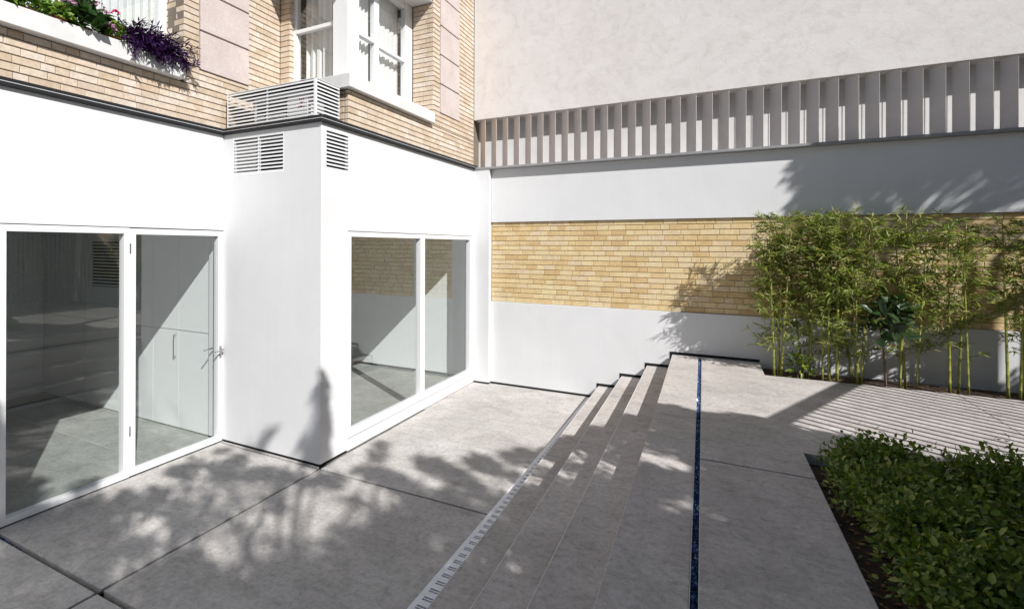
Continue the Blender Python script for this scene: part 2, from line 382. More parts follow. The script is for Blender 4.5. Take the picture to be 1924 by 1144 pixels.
# ------------------------------------------------------------------ staircase
X4 = lambda y: -.555 + .0168 * (8.03 - y)
X3 = lambda y: -.885 + .0165 * (8.03 - y)
X2 = lambda y: -1.235 + .0163 * (8.03 - y)
X1 = lambda y: -1.566 + .0160 * (8.03 - y)
stair = thing('staircase', 'long concrete staircase of four steps rising from the drain to the terrace', 'staircase')
YE = 8.035
ys = [-3.0, 1.35, 5.15, YE]
for (xa, xb, z) in ((X1, X2, .19), (X2, X3, .38), (X3, X4, .575)):
    for i in range(3):
        y0, y1 = ys[i] + .002, ys[i + 1] - .002
        MB().prism([(xa(y0), y0), (xb(y0) + .03, y0), (xb(y1) + .03, y1), (xa(y1), y1)], z - .055, z).build('tread', 'concrete2', stair, .004)
    MB().prism([(xa(-3) - .001, -3), (xa(-3) + .004, -3), (xa(YE) + .004, YE - .003), (xa(YE) - .001, YE - .003)], z - .010, z + .0012).build('nosing', 'sill', stair)
    MB().prism([(xa(-3) + .006, -3), (xb(-3) + .03, -3), (xb(YE) + .03, YE - .004), (xa(YE) + .006, YE - .004)], 0 if z < .2 else z - .24, z - .0555).build('riser', 'concrete2', stair, .003)

# ------------------------------------------------------------------ terrace
BL = lambda y: -.224 + .0225 * (8.0 - y)
BR = lambda y: -.184 + .0212 * (8.0 - y)
BE = lambda y: .505 + .020 * (8.0 - y)
TZ = .77
ter = MB().prism([(X4(-3) + .02, -3), (6, -3), (6, 8.04), (X4(8.03) + .02, 8.03)], -.05, .60).build('terrace', 'black', None); tag(ter, kind='structure')
def tslab(poly, bev=.004): return MB().prism(poly, .605, TZ).build('slab', 'concrete2', ter, bev)
def quad(fa, fb, y0, y1): return [(fa(y0), y0), (fb(y0), y0), (fb(y1), y1), (fa(y1), y1)]
for y0, y1 in ((-3, 1.35), (1.354, 5.15), (5.154, YE - .005)): tslab(quad(X4, lambda y: BL(y) - .004, y0, y1))
tslab(quad(lambda y: BR(y) + .004, BE, -3, 4.190)); box('joint_filler', 'black', ter, BR(4.2) + .01, BE(4.2) - .004, 4.188, 4.212, .602, TZ - .012)
tslab([(BR(4.21) + .004, 4.21), (BE(4.21), 4.21), (BE(4.69), 4.69), (2.2, 4.69), (2.2, 6.205), (BR(6.205) + .004, 6.205)])
tslab([(BR(6.21) + .004, 6.21), (2.2, 6.21), (2.2, 7.34), (.505, 7.30), (.495, 8.005), (BR(8.005) + .004, 8.005)])
tslab([(2.205, 4.69), (5.6, 4.69), (5.6, 7.42), (2.205, 7.34)]); tslab([(2.4, -3), (5.6, -3), (5.6, 4.685), (2.4, 4.685)])
# steel edges of the gravel channel
for fn, sgn in ((BL, -1), (BR, 1)):
    MB().prism([(fn(-1) + sgn * .0035, -1), (fn(-1), -1), (fn(8) , 8.0), (fn(8) + sgn * .0035, 8.0)][::sgn], .66, TZ - .0015).build('channel_edge', 'trimline', ter)
# blue glass gravel
n = 3600; yy = rng.uniform(1.6, 7.99, n); xx = np.array([rng.uniform(BL(y) + .004, BR(y) - .004) for y in yy]); zz = rng.uniform(.725, .752, n)
gv = MB()
def pebble(mb, x, y, z, r):
    b = len(mb.v); q = [random.uniform(.65, 1.15) * r for _ in range(6)]; t = random.uniform(0, 3)
    ca, sa = math.cos(t), math.sin(t)
    mb.v += [(x + ca * q[0], y + sa * q[0], z), (x - sa * q[1], y + ca * q[1], z), (x - ca * q[2], y - sa * q[2], z), (x + sa * q[3], y - ca * q[3], z), (x, y, z + q[4]), (x, y, z - q[5])]
    mb.f += [tuple(b + i for i in k) for k in ((0, 1, 4), (1, 2, 4), (2, 3, 4), (3, 0, 4), (1, 0, 5), (2, 1, 5), (3, 2, 5), (0, 3, 5))]
for i in range(n): pebble(gv, xx[i], yy[i], zz[i], random.uniform(.006, .011))
gv.v.extend([]); gvo = gv.build('glass_gravel', 'gravel', None); tag(gvo, 'strip of blue glass gravel set in a channel across the terrace', 'gravel', kind='stuff')
gv2 = MB()
for i in range(170):
    x = -5.07 + abs(random.gauss(0, .16)); pebble(gv2, x, random.uniform(1.952, 1.978), random.uniform(-.055, -.02), random.uniform(.006, .010))
tag(gv2.build('glass_gravel', 'gravel', None), 'few blue glass pebbles lying in the floor joint beside the glazed door', 'gravel', kind='stuff')
# planting beds
so1 = MB().prism([(BE(-3) + .004, -3), (2.39, -3), (2.39, 4.685), (BE(4.685) + .004, 4.685)], .601, .695).build('soil', 'soil', None); tag(so1, kind='structure')
so2 = MB().prism([(.515, 7.31), (2.2, 7.35), (5.6, 7.43), (5.6, 8.04), (.505, 8.04)], .601, .70).build('soil', 'soil', None); tag(so2, kind='structure')

# ------------------------------------------------------------------ drain
dr = MB(); per = .09; y = -1.0
x0, x1, x2, x3 = -1.722, -1.684, -1.606, -1.572
def dq(xa, xb, ya, yb): dr.box(xa, xb, ya, yb, -.006, .003)
dq(x0, x1, -1, 8.05); dq(x2, x3, -1, 8.05)
while y < 8.05:
    e = min(y + per, 8.05); dq(x1, x2, y, min(y + .052, e))
    if y + .072 < e: dq(x1, x2, y + .066, y + .075)
    y += per
drain = dr.build('drain_cover', 'drain', None); tag(drain, 'long slotted pale metal drain cover along the foot of the steps', 'drain')
box('channel', 'black', drain, x0 + .002, x3 - .002, -1, 8.05, -.08, -.0605)

# ================================================================== HOUSE, LEFT WING
hl = thing('house_wing', 'house wing at left with white ground floor, glazed door and tan brick above', 'house')
Z1 = 3.575
wm = MB()
wm.box(XL - .25, XL, -3, YB - .004, 2.47, Z1).box(XL - .25, XL, -3, 1.985, .03, 2.47)
wm.build('plaster_wall', 'plaster', hl)
box('shadow_gap', 'black', hl, XL - .2, XL - .012, -3, 1.985, 0, .0295)
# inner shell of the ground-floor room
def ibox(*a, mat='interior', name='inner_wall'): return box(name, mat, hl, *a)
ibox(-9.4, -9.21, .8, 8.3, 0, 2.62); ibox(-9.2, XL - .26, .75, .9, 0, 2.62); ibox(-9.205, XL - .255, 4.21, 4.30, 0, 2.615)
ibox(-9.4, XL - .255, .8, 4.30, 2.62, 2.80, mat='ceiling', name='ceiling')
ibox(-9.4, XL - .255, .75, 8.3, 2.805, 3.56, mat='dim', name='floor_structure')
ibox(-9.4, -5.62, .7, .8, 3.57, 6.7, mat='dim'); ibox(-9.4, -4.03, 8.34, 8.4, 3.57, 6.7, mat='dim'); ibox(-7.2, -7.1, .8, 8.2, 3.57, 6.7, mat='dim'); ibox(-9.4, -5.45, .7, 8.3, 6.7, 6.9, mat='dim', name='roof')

def cornice(par, pts):
    """dark metal trim along a run of (x, y) points on the wall face, out on the left-hand side of travel"""
    for nm, o0, o1, z0, z1, mt in (('cornice', -.06, .034, Z1, 3.6085, 'dark'), ('cornice_lit_lip', -.06, .030, 3.609, 3.6155, 'trimline'), ('cornice_cap', -.06, .022, 3.616, 3.648, 'dark')):  # pale lip strip: sunlight on the trim's top edge put into its colour
        outer, inner = [], []
        for i, p in enumerate(pts):
            p = Vector(p); d0 = (Vector(pts[i]) - Vector(pts[i - 1])).normalized() if i > 0 else None
            d1 = (Vector(pts[i + 1]) - Vector(pts[i])).normalized() if i < len(pts) - 1 else None
            nn = [Vector((d.y, -d.x)) for d in (d0, d1) if d is not None]
            off = nn[0] if len(nn) == 1 else (nn[0] + nn[1])
            outer.append(p + off * o1); inner.append(p + off * o0)
        poly = [tuple(q) for q in outer] + [tuple(q) for q in reversed(inner)]
        MB().prism(poly, z0, z1).build(nm, mt, par, .002)
cornice(hl, [(XL, -3), (XL, YB)])
# brick upper storey
bw = box('brick_wall', 'mortar', hl, -5.40, -5.130, -3, 5.20, 3.575, 4.075)
mbk = MB().box(-5.40, -5.130, 3.66, 5.20, 4.0755, 6.7); mbk.build('brick_backing', 'mortar', hl)
PT = .0705
brickwork(bw, (-5.12, 0), R(90), [(1.2, 5.07, 3.65, 4.07), (3.66, 3.85, 4.07, 5.75), (3.85, 4.545, 4.07, 4.262), (4.545, 5.07, 4.07, 5.75)], PT, 3.65, 'tan')
# reveal of the left window
box('window_reveal', 'mortar', hl, -5.62, -5.128, 3.672, 3.72, 4.2, 6.7)
brickwork(bw, (0, 3.66), R(0), [(-5.50, -5.126, 4.25, 5.3)], PT, 3.65, 'tan')
def pilaster(par, x, y0, y1, z0, joints, top, back):
    pm = box('pilaster', 'black', par, x - .12, x - .050, y0 + .006, y1 - .006, z0 + .004, top)
    zs = [z0] + joints + [top]
    for i in range(len(zs) - 1):
        box('stone_block', 'stone', pm, x - .049, x + .014, y0, y1, zs[i] + (.010 if i else 0), zs[i + 1] - .010, .005)
pilaster(hl, -5.12, 3.857, 4.54, 4.27, [4.705, 5.155, 5.605], 6.05, 0)
# upper left window: sill, frame, pane
wl = MB()
wl.box(-5.50, -5.42, 3.57, 3.66, 4.25, 6.0); wl.box(-5.50, -5.43, 1.0, 3.57, 4.25, 4.31)
wl.box(-5.50, -5.43, 2.52, 2.60, 4.31, 6.0)
win = wl.build('window', 'frame', hl, .004)
box('sill', 'sill', win, -5.60, -5.02, 1.0, 3.61, 4.075, 4.245, .006)
box('pane', 'glass', win, -5.468, -5.462, 1.0, 3.57, 4.31, 6.0)

# glazed door: fixed light + leaf
fr = MB()
XG = XL - .055
fr.box(XL - .09, XL - .006, 1.985, 2.047, .012, 2.462)                       # left jamb
fr.box(XL - .09, XL - .006, 2.047, 3.055, 2.405, 2.462); fr.box(XL - .09, XL - .006, 2.047, 3.055, .012, .062)
fr.box(XL - .09, XL - .006, 3.000, 3.055, .062, 2.405)
dfx = fr.build('fixed_light', 'frame', hl, .003)
box('pane', 'glass', dfx, XG - .003, XG + .003, 2.047, 3.0, .062, 2.405)
lf = MB()
lf.box(XL - .085, XL - .009, 3.060, 3.118, .016, 2.458); lf.box(XL - .085, XL - .009, 4.088, 4.146, .016, 2.458)
lf.box(XL - .085, XL - .009, 3.118, 4.088, 2.400, 2.458); lf.box(XL - .085, XL - .009, 3.118, 4.088, .016, .068)
door = lf.build('glazed_door', 'frame', hl, .003)
box('pane', 'glass', door, XG - .003, XG + .003, 3.118, 4.088, .068, 2.400)
for z in (2.22, .42):
    MB().tube([(XL - .003, 3.0575, z), (XL - .003, 3.0575, z + .09)], .008, 8).build('hinge', 'steel', door)
hd = MB().box(XL - .0088, XL - .001, 4.100, 4.130, .985, 1.125)
hd.tube([(XL - .004, 4.115, 1.085), (XL + .045, 4.115, 1.085), (XL + .052, 4.108, 1.085), (XL + .052, 4.00, 1.075)], .0085, 8)
hd.tube([(XL - .004, 4.115, 1.02), (XL + .006, 4.115, 1.02)], .011, 10)
hd.tube([(XL - .085, 4.115, 1.085), (XL - .130, 4.115, 1.085), (XL - .137, 4.108, 1.085), (XL - .137, 4.00, 1.075)], .0085, 8)
hd.build('handle', 'steel', door, smooth=False)
box('threshold', 'dark', hl, XL - .12, XL - .02, 1.985, 4.146, .0005, .011)
box('head_gap', 'dark', hl, XL - .10, XL - .010, 1.985, 4.146, 2.4625, 2.4695)

# ================================================================== HOUSE, RIGHT WING
hr = thing('house_wing', 'projecting house wing in the middle with corner block, wide window and corner bay above', 'house')
def hbox(name, mat, *a, bevel=0.0): return box(name, mat, hr, *a, bevel=bevel)
# white block, built round its two grille openings
p = MB()
VX0, VX1, VZ0, VZ1 = -4.925, -4.13, 3.095, 3.535
VY0, VY1 = 4.222, 4.616
p.box(XL - .25, XR, YB, YB + .06, .03, VZ0); p.box(XL - .25, VX0, YB, YB + .06, VZ0, VZ1); p.box(VX1, XR, YB, YB + .06, VZ0, VZ1); p.box(XL - .25, XR, YB, YB + .06, VZ1, Z1)
p.build('plaster_wall', 'plaster', hr)
q = MB()
WY0, WY1, WZ0, WZ1 = 4.60, 7.945, .14, 2.46
yb = YB + .06
q.box(XR - .06, XR, yb, WY0, .03, WZ1); q.box(XR - .06, XR, yb, VY0, WZ1, Z1); q.box(XR - .06, XR, VY0, VY1, WZ1, VZ0); q.box(XR - .06, XR, VY0, VY1, VZ1, Z1)
q.box(XR - .06, XR, VY1, 7.98, WZ1, Z1); q.box(XR - .06, XR, WY0, WY1, .012, WZ0); q.box(XR - .06, XR, WY1, 7.98, .012, WZ1)
q.build('plaster_wall', 'plaster', hr)
box('corner_pier', 'plaster', hr, XR - .06, -3.33, 7.981, 8.068, .03, Z1 - .002, .003)
hbox('shadow_gap', 'black', XL + .0, XR - .014, YB + .012, YB + .055, .0005, .0295)
hbox('shadow_gap', 'black', XR - .05, XR - .012, yb, 7.98, .0005, .0115)
hbox('shadow_gap', 'black', XR, -3.34, 7.993, 8.06, .0005, .0295)
hbox('inner_wall', 'interior', -9.2, XR - .065, 8.20, 8.30, 0, 2.62); hbox('inner_wall', 'interior', -9.2, XL - .26, 4.302, 4.33, 0, 2.615)
hbox('ceiling', 'ceiling', -9.2, XR - .065, 4.33, 8.30, 2.62, 2.80); hbox('floor_structure', 'dim', XL - .25, XR - .065, 4.78, 8.30, 2.805, 3.56)
hbox('inner_wall', 'interior', -3.66, -3.34, 8.075, 8.195, 0, 3.5)
hbox('skirting', 'dark', -9.2, XR - .07, 8.192, 8.1995, .0005, .035)
cornice(hr, [(XL, YB), (XR, YB), (XR, 8.06)])
hbox('ledge_top', 'plaster', -5.10, XR - .062, YB + .062, 4.66, 3.55, 3.64)
# grilles with slats
def grille(par, name, fixed, a0, a1, z0, z1, axis, nsl, mid=None):
    fm = MB()
    def bx(m, u0, u1, za, zb, d0, d1):
        if axis == 'x': m.box(u0, u1, fixed + d0, fixed + d1, za, zb)
        else: m.box(fixed - d1, fixed - d0, u0, u1, za, zb)
    t = .012
    bx(fm, a0, a0 + t, z0, z1, -.001, .03); bx(fm, a1 - t, a1, z0, z1, -.001, .03); bx(fm, a0 + t, a1 - t, z0, z0 + t, -.001, .03); bx(fm, a0 + t, a1 - t, z1 - t, z1, -.001, .03)
    if mid is not None: bx(fm, mid - .012, mid + .012, z0 + t, z1 - t, .006, .03)
    f = fm.build(name, 'frame', par)
    ph = (z1 - z0) / nsl
    for i in range(nsl):
        sm = MB(); bx(sm, a0 + t, a1 - t, z0 + ph * i + ph * .28, z0 + ph * i + ph * .72, .0, .005); sm.build('slat', 'frame', f)
    return f
grille(hr, 'vent_grille', YB, VX0, VX1, VZ0, VZ1, 'x', 11, -4.52)
grille(hr, 'vent_grille', XR, VY0, VY1, VZ0, VZ1, 'y', 11)
# wire mesh seen behind the front grille
wmn = MB()
for i in range(24): wmn.tube([(-4.90 + i * .013, YB + .045, VZ0), (-4.90 + i * .013, YB + .045, VZ1)], .0017, 4, cap=False)
wmn.build('wire_mesh', 'acwhite', hr)
hbox('cavity_dark_sheet', 'black', -5.06, XR - .08, 4.70, 4.76, 2.62, 3.545)  # black sheet put in to keep the cavity behind the grilles dark
# wide ground floor window
fw = MB()
xa, xb_ = XR - .085, XR - .008
fw.box(xa, xb_, WY0 + .006, 4.675, WZ0 + .006, WZ1 - .008); fw.box(xa, xb_, 7.86, WY1 - .004, WZ0 + .006, WZ1 - .008)
fw.box(xa, xb_, 4.675, 7.86, 2.395, WZ1 - .008); fw.box(xa, xb_, 4.675, 7.86, WZ0 + .006, .228); fw.box(xa, xb_, 6.225, 6.345, .228, 2.395)
gw = fw.build('wide_window', 'frame', hr, .003)
for y0, y1 in ((4.675, 6.225), (6.345, 7.86)): box('pane', 'glass', gw, XR - .068, XR - .062, y0, y1, .228, 2.395)
box('reveal_gap', 'dark', hr, XR - .08, XR - .012, WY0, WY1, WZ1 - .0075, WZ1 - .0005)
box('reveal_gap', 'dark', hr, XR - .05, XR - .010, WY0, WY1, WZ0 + .0005, WZ0 + .0055)
# upper brick: backing and courses
XU, YJ = -3.65, 4.65
bk = MB()
bk.box(-3.95, XU - .01, YJ + .01, 8.33, 3.575, 4.055); bk.box(-5.12, -3.95, YJ + .01, 4.95, 3.575, 4.055)
bw2 = bk.build('brick_wall', 'mortar', hr)
MB().box(-4.02, XU - .01, 6.642, 8.33, 4.0555, 6.7).build('brick_backing', 'mortar', hr)
MB().box(-5.128, -4.952, 5.08, 5.30, 4.0555, 6.7).build('brick_backing', 'mortar', hr)
MB().box(-5.6, XU - .008, YJ + .008, 6.64, 5.86, 6.7).box(-5.6, -4.03, 6.645, 8.1, 6.5, 6.7).build('lintel', 'mortar', hr)
brickwork(bw2, (XU, 0), R(90), [(YJ, 8.06, 3.65, 4.05), (6.63, 6.835, 4.05, 6.45), (6.835, 7.48, 4.05, 4.28), (7.48, 8.06, 4.05, 6.6)], PT, 3.65, 'tan')
brickwork(bw2, (0, YJ), 0, [(-5.1, XU - .06, 3.65, 4.05)], PT, 3.65, 'tan')
brickwork(bw2, (0, 6.63), 0, [(-4.0, XU - .006, 4.215, 5.86)], PT, 3.65, 'tan')
brickwork(bw2, (0, 5.07), 0, [(-5.12, -4.945, 4.05, 5.75)], PT, 3.65, 'tan')
brickwork(bw2, (-4.94, 0), R(90), [(5.076, 5.20, 4.05, 5.75)], PT, 3.65, 'tan')
brickwork(bw2, (XU, 0), R(90), [(YJ, 6.63, 5.86, 6.25)], PT, 3.65, 'tan')
pilaster(hr, XU, 6.842, 7.473, 4.285, [4.712, 5.148, 5.585, 6.02], 6.6, 0)
# corner bay window
XB, YW = -4.0, 5.14
cw = MB()
cw.box(-4.235, XB, YW - .06, YW + .17, 4.215, 5.858)                        # corner post
cw.box(-4.965, -4.885, YW, YW + .07, 4.215, 5.858); cw.box(-4.885, -4.235, YW, YW + .07, 5.76, 5.858); cw.box(-4.885, -4.235, YW, YW + .07, 4.215, 4.27)
cw.box(-4.885, -4.235, YW - .012, YW + .05, 5.075, 5.125)
cw.box(XB - .07, XB, 5.64, 5.75, 4.215, 5.858); cw.box(XB - .09, XB - .01, 6.43, 6.628, 4.215, 5.858)
cw.box(XB - .07, XB, 5.31, 5.64, 5.77, 5.858); cw.box(XB - .09, XB - .02, 5.75, 6.43, 5.75, 5.858)
cw.box(XB - .07, XB + .008, 5.31, 5.64, 4.965, 5.01); cw.box(XB - .09, XB - .02, 5.75, 6.43, 4.965, 5.005)
cw.box(XB - .07, XB, 5.31, 5.64, 4.215, 4.255); cw.box(XB - .09, XB - .02, 5.75, 6.43, 4.215, 4.255)
bay = cw.build('corner_window', 'frame', hr, .004)
box('pane', 'glass', bay, -4.885, -4.235, YW + .035, YW + .04, 4.27, 5.76)
box('pane', 'glass', bay, XB - .04, XB - .035, 5.31, 5.64, 4.255, 5.77); box('pane', 'glass', bay, XB - .06, XB - .055, 5.75, 6.43, 4.255, 5.75)
ss = MB().prism([(-5.0, 4.585), (-3.58, 4.585), (-3.58, 6.56), (XU - .012, 6.56), (XU - .012, 6.626), (XB - .1, 6.626), (XB - .1, 5.28), (-5.0, 5.28)], 4.058, 4.213)
ss.build('sill', 'sill', bay, .006)
hbox('soffit', 'plaster', -4.94, XU - .01, YJ + .02, 6.62, 5.848, 5.8585)

# curtains
def curtain(a, b, z0, z1, label, group, amp=.022, lam=.085, gaps=()):
    a, b = Vector(a), Vector(b); L = (b - a).length; d = (b - a) / L; nn = Vector((d.y, -d.x, 0)); k = int(L / .008); v = []; f = []
    ph = random.uniform(0, 6); rows = 12
    for j in range(rows + 1):
        t = j / rows
        for i in range(k + 1):
            s = i / k * L
            o = amp * (math.sin(2 * math.pi * s / lam + ph + .5 * math.sin(s * 9)) + .45 * math.sin(2 * math.pi * s / (lam * .53) + 1.3)) * (1 - .35 * t)
            q = a + d * s + nn * o; v.append((q.x, q.y, z0 + (z1 - z0) * t))
    for j in range(rows):
        for i in range(k):
            f.append((j * (k + 1) + i, j * (k + 1) + i + 1, (j + 1) * (k + 1) + i + 1, (j + 1) * (k + 1) + i))
    mb = MB(); mb.v = v; mb.f = f; o = mb.build('curtain', 'curtain', None, smooth=True)
    md = o.modifiers.new('thick', 'SOLIDIFY'); md.thickness = .002
    return tag(o, label, 'curtain', group)
curtain((-5.58, 1.0, 0), (-5.58, 3.62, 0), 4.262, 6.4, 'white pleated curtain behind the window above the flower boxes', 'white curtains')
curtain((-4.87, YW + .14, 0), (-4.40, YW + .14, 0), 4.225, 6.2, 'grey white curtain in the left side pane of the corner bay', 'white curtains', .03, .10)
curtain((XB - .13, 5.33, 0), (XB - .13, 5.66, 0), 4.225, 6.2, 'bright pleated curtain in the narrow pane of the corner bay', 'white curtains', .02, .075)
curtain((XB - .15, 5.74, 0), (XB - .15, 6.45, 0), 4.225, 6.2, 'pale sheer curtain in the wide right pane of the corner bay', 'white curtains', .012, .11)

# ------------------------------------------------------------------ air conditioner in its slatted cage
CX0, CX1, CY0, CY1, CZ0, CZ1 = -5.045, -3.70, 4.165, 4.57, 3.652, 4.05
cage = thing('slatted_cage', 'white slatted metal cage standing on the ledge at the block corner', 'cage')
cf = MB()
for x, y in ((CX0, CY0), (CX1 - .025, CY0), (CX1 - .025, CY1 - .012), (-4.415, CY0 + .008)):
    wd = .025 if (x, y) == (CX1 - .025, CY0) else .012
    cf.box(x, x + wd, y, y + wd, CZ0, CZ1)
cf.box(CX0, CX1, CY0, CY0 + .012, CZ1, CZ1 + .006); cf.box(CX1 - .012, CX1, CY0, CY1, CZ1, CZ1 + .006)
cf.build('cage_frame', 'frame', cage)
ns = 10; ph = (CZ1 - CZ0) / ns
for i in range(ns):
    z = CZ0 + ph * (i + .5)
    box('slat', 'frame', cage, CX0 + .012, CX1 - .026, CY0, CY0 + .004, z - .0085, z + .0085)
    box('slat', 'frame', cage, CX1 - .004, CX1, CY0 + .026, CY1 - .012, z - .0085, z + .0085)
box('back_panel', 'black', cage, CX0, CX1 - .03, CY1 - .014, CY1 - .004, CZ0, CZ1); box('added_dark_lid', 'plastic', cage, CX0 + .01, CX1 - .014, CY0 + .014, CY1 - .016, CZ1 - .006, CZ1 - .001); box('base', 'plastic', cage, CX0, CX1 - .03, CY0 + .014, CY1 - .016, CZ0 - .003, CZ0 + .004)  # unseen lid added to block light; black back and base darken the gaps
ac = thing('air_conditioner', 'pale air conditioning unit with red emblem inside the slatted cage', 'air conditioner')
box('casing', 'acwhite', ac, -4.72, -3.90, 4.27, 4.54, 3.662, 3.99, .012)
box('fan_grille_ring', 'plastic', ac, -4.66, -4.20, 4.262, 4.2695, 3.70, 3.95)
for i in range(7): box('fan_bar', 'acwhite', ac, -4.65, -4.21, 4.258, 4.2615, 3.72 + i * .034, 3.726 + i * .034)
em = MB()
for k in range(12):
    t0 = math.pi * 2 * k / 12; em.tube([(-3.985 + .03 * math.cos(t0), 4.268, 3.885 + .03 * math.sin(t0)), (-3.985 + .03 * math.cos(t0 + .55), 4.268, 3.885 + .03 * math.sin(t0 + .55))], .006, 4)
em.box(-3.993, -3.985, 4.2645, 4.2695, 3.872, 3.90); em.box(-3.985, -3.97, 4.2645, 4.2695, 3.872, 3.88)
for x in (-4.03, -4.005): em.box(x, x + .008, 4.2645, 4.2695, 3.79, 3.835)
em.box(-4.022, -4.006, 4.2645, 4.2695, 3.79, 3.798)
em.box(-3.99, -3.95, 4.2645, 4.2695, 3.79, 3.798); em.box(-3.99, -3.982, 4.2645, 4.2695, 3.798, 3.835); em.box(-3.982, -3.95, 4.2645, 4.2695, 3.827, 3.835); em.box(-3.958, -3.95, 4.2645, 4.2695, 3.798, 3.815)
em.build('emblem', 'red', ac)
MB().tube([(-4.80 + .0 * i, 4.60, 3.66 + i * .05) for i in range(8)] + [(-4.78, 4.58, 4.09), (-4.72, 4.56, 4.125), (-4.66, 4.585, 4.10), (-4.64, 4.59, 4.0)], .007, 6).build('hose', 'frame', ac)

# ================================================================== BOUNDARY WALL at the end of the court
bwall = thing('boundary_wall', 'white end wall with a recessed band of yellow brick', 'wall')
XE = 5.6
box('lower_plaster', 'plaster', bwall, -3.33, XE, YF, 8.30, .0, 1.370, .003)
box('upper_plaster', 'plaster', bwall, -3.33, XE, YF, 8.30, 2.690, Z1 - .006, .003)
bb = box('brick_band', 'mortar_y', bwall, -3.33, XE, 8.111, 8.29, 1.371, 2.689)
PY = (2.689 - 1.371) / 17
brickwork(bb, (0, 8.101), 0, [(-3.33, XE, 1.371, 2.689)], PY, 1.371, 'yel', limit=300, key=lambda t: t[0] + (0 if t[0] < 1.0 else 5))
gap = MB()  # black strips on the wall face stand for the shade of its recess
gap.box(-3.33, X1(8) - .0, YF - .004, YF - .001, .0005, .032)
def gapstep(xa, xb, z, zprev):
    gap.box(xa - .035, xb, YF - .004, YF - .001, z + .0005, z + .036)
    gap.box(xa - .035, xa - .002, YF - .004, YF - .001, zprev + .037, z)
zz_ = [0, .19, .38, .575, .77]; xx_ = [X1(8), X2(8), X3(8), X4(8), .50]
for i in range(4): gapstep(xx_[i], xx_[i + 1] if i == 3 else xx_[i + 1] - .036, zz_[i + 1], zz_[i])
gap.build('shadow_gap', 'black', bwall)
# louvre screen above
scr = thing('louvre_screen', 'row of grey angled metal fins above the white end wall', 'screen')
lg = MB().box(-3.60, XE, 7.968, 8.30, Z1 - .005, Z1 + .030).build('ledge', 'ledge', scr, .003)
MB().box(-3.66, XE, 8.295, 8.31, Z1 + .031, 4.43).build('back_panel', 'sill', scr)
for k in range(46):
    xf = -3.444 + .199 * k
    if xf > XE - .05: break
    xr, yr, yfr = xf - .122, 8.164, 8.085
    d = Vector((xf - xr, yfr - yr)).normalized(); nn = Vector((-d.y, d.x)) * .0025
    MB().prism([(xr - nn.x, yr - nn.y), (xf - nn.x, yfr - nn.y), (xf + nn.x, yfr + nn.y), (xr + nn.x, yr + nn.y)], Z1 + .031, 4.428).build('fin', 'fin', scr)
nb = thing('rendered_wall', 'tall blank beige rendered wall of the neighbouring building above the fins', 'wall')
box('render', 'stucco', nb, -3.60, 9, YF, 8.6, 4.43, 8.5, .004)
box('lit_corner_strip', 'plaster', nb, -3.648, -3.601, YF + .0, 8.6, 4.43, 8.5)  # white strip: the lit edge of the wall put into its colour
box('backing', 'dim', nb, -3.66, 9, 8.315, 8.6, 0, 4.428)

# ------------------------------------------------------------------ interior things seen through the glass
cup = thing('wall_cupboard', 'flush white cupboard doors lining the room behind the glazed door', 'cupboard')
cols = [-9.2, -8.05, -6.456, -5.938, -5.345]
for i in range(4):
    for j, (z0, z1) in enumerate(((.012, 1.222), (1.236, 2.60))):
        if i == 1 and j == 1:
            VA, VB, VC, VD = -7.88, -6.95, 1.705, 2.335
            pm = MB().box(cols[i] + .003, VA, 4.185, 4.2085, z0, z1).box(VB, cols[i + 1] - .003, 4.185, 4.2085, z0, z1).box(VA, VB, 4.185, 4.2085, z0, VC).box(VA, VB, 4.185, 4.2085, VD, z1)
            pd = pm.build('door', 'interior', cup); box('vent_back', 'black', pd, VA, VB, 4.204, 4.2088, VC, VD)
            for k in range(14): box('slat', 'interior', pd, VA, VB, 4.186, 4.190, VC + .012 + k * .0445, VC + .034 + k * .0445)
        else:
            pd = box('door', 'interior', cup, cols[i] + .003, cols[i + 1] - .003, 4.185, 4.2085, z0, z1)
            if i == 2 and j == 0:
                MB().tube([(-5.99, 4.184, 1.17), (-5.99, 4.150, 1.17), (-5.99, 4.150, .90), (-5.99, 4.184, .90)], .007, 8).build('handle', 'steel', pd)
tag(cup, None)
so3 = thing('wall_socket', 'small wall socket low on the shaded cupboard panel', 'socket')
box('plate', 'acwhite', so3, -7.02, -6.90, 4.178, 4.1845, .58, .70); 
for x in (-6.99, -6.945):
    for z in (.60, .65): box('hole', 'plastic', so3, x, x + .016, 4.1765, 4.1775, z, z + .022)
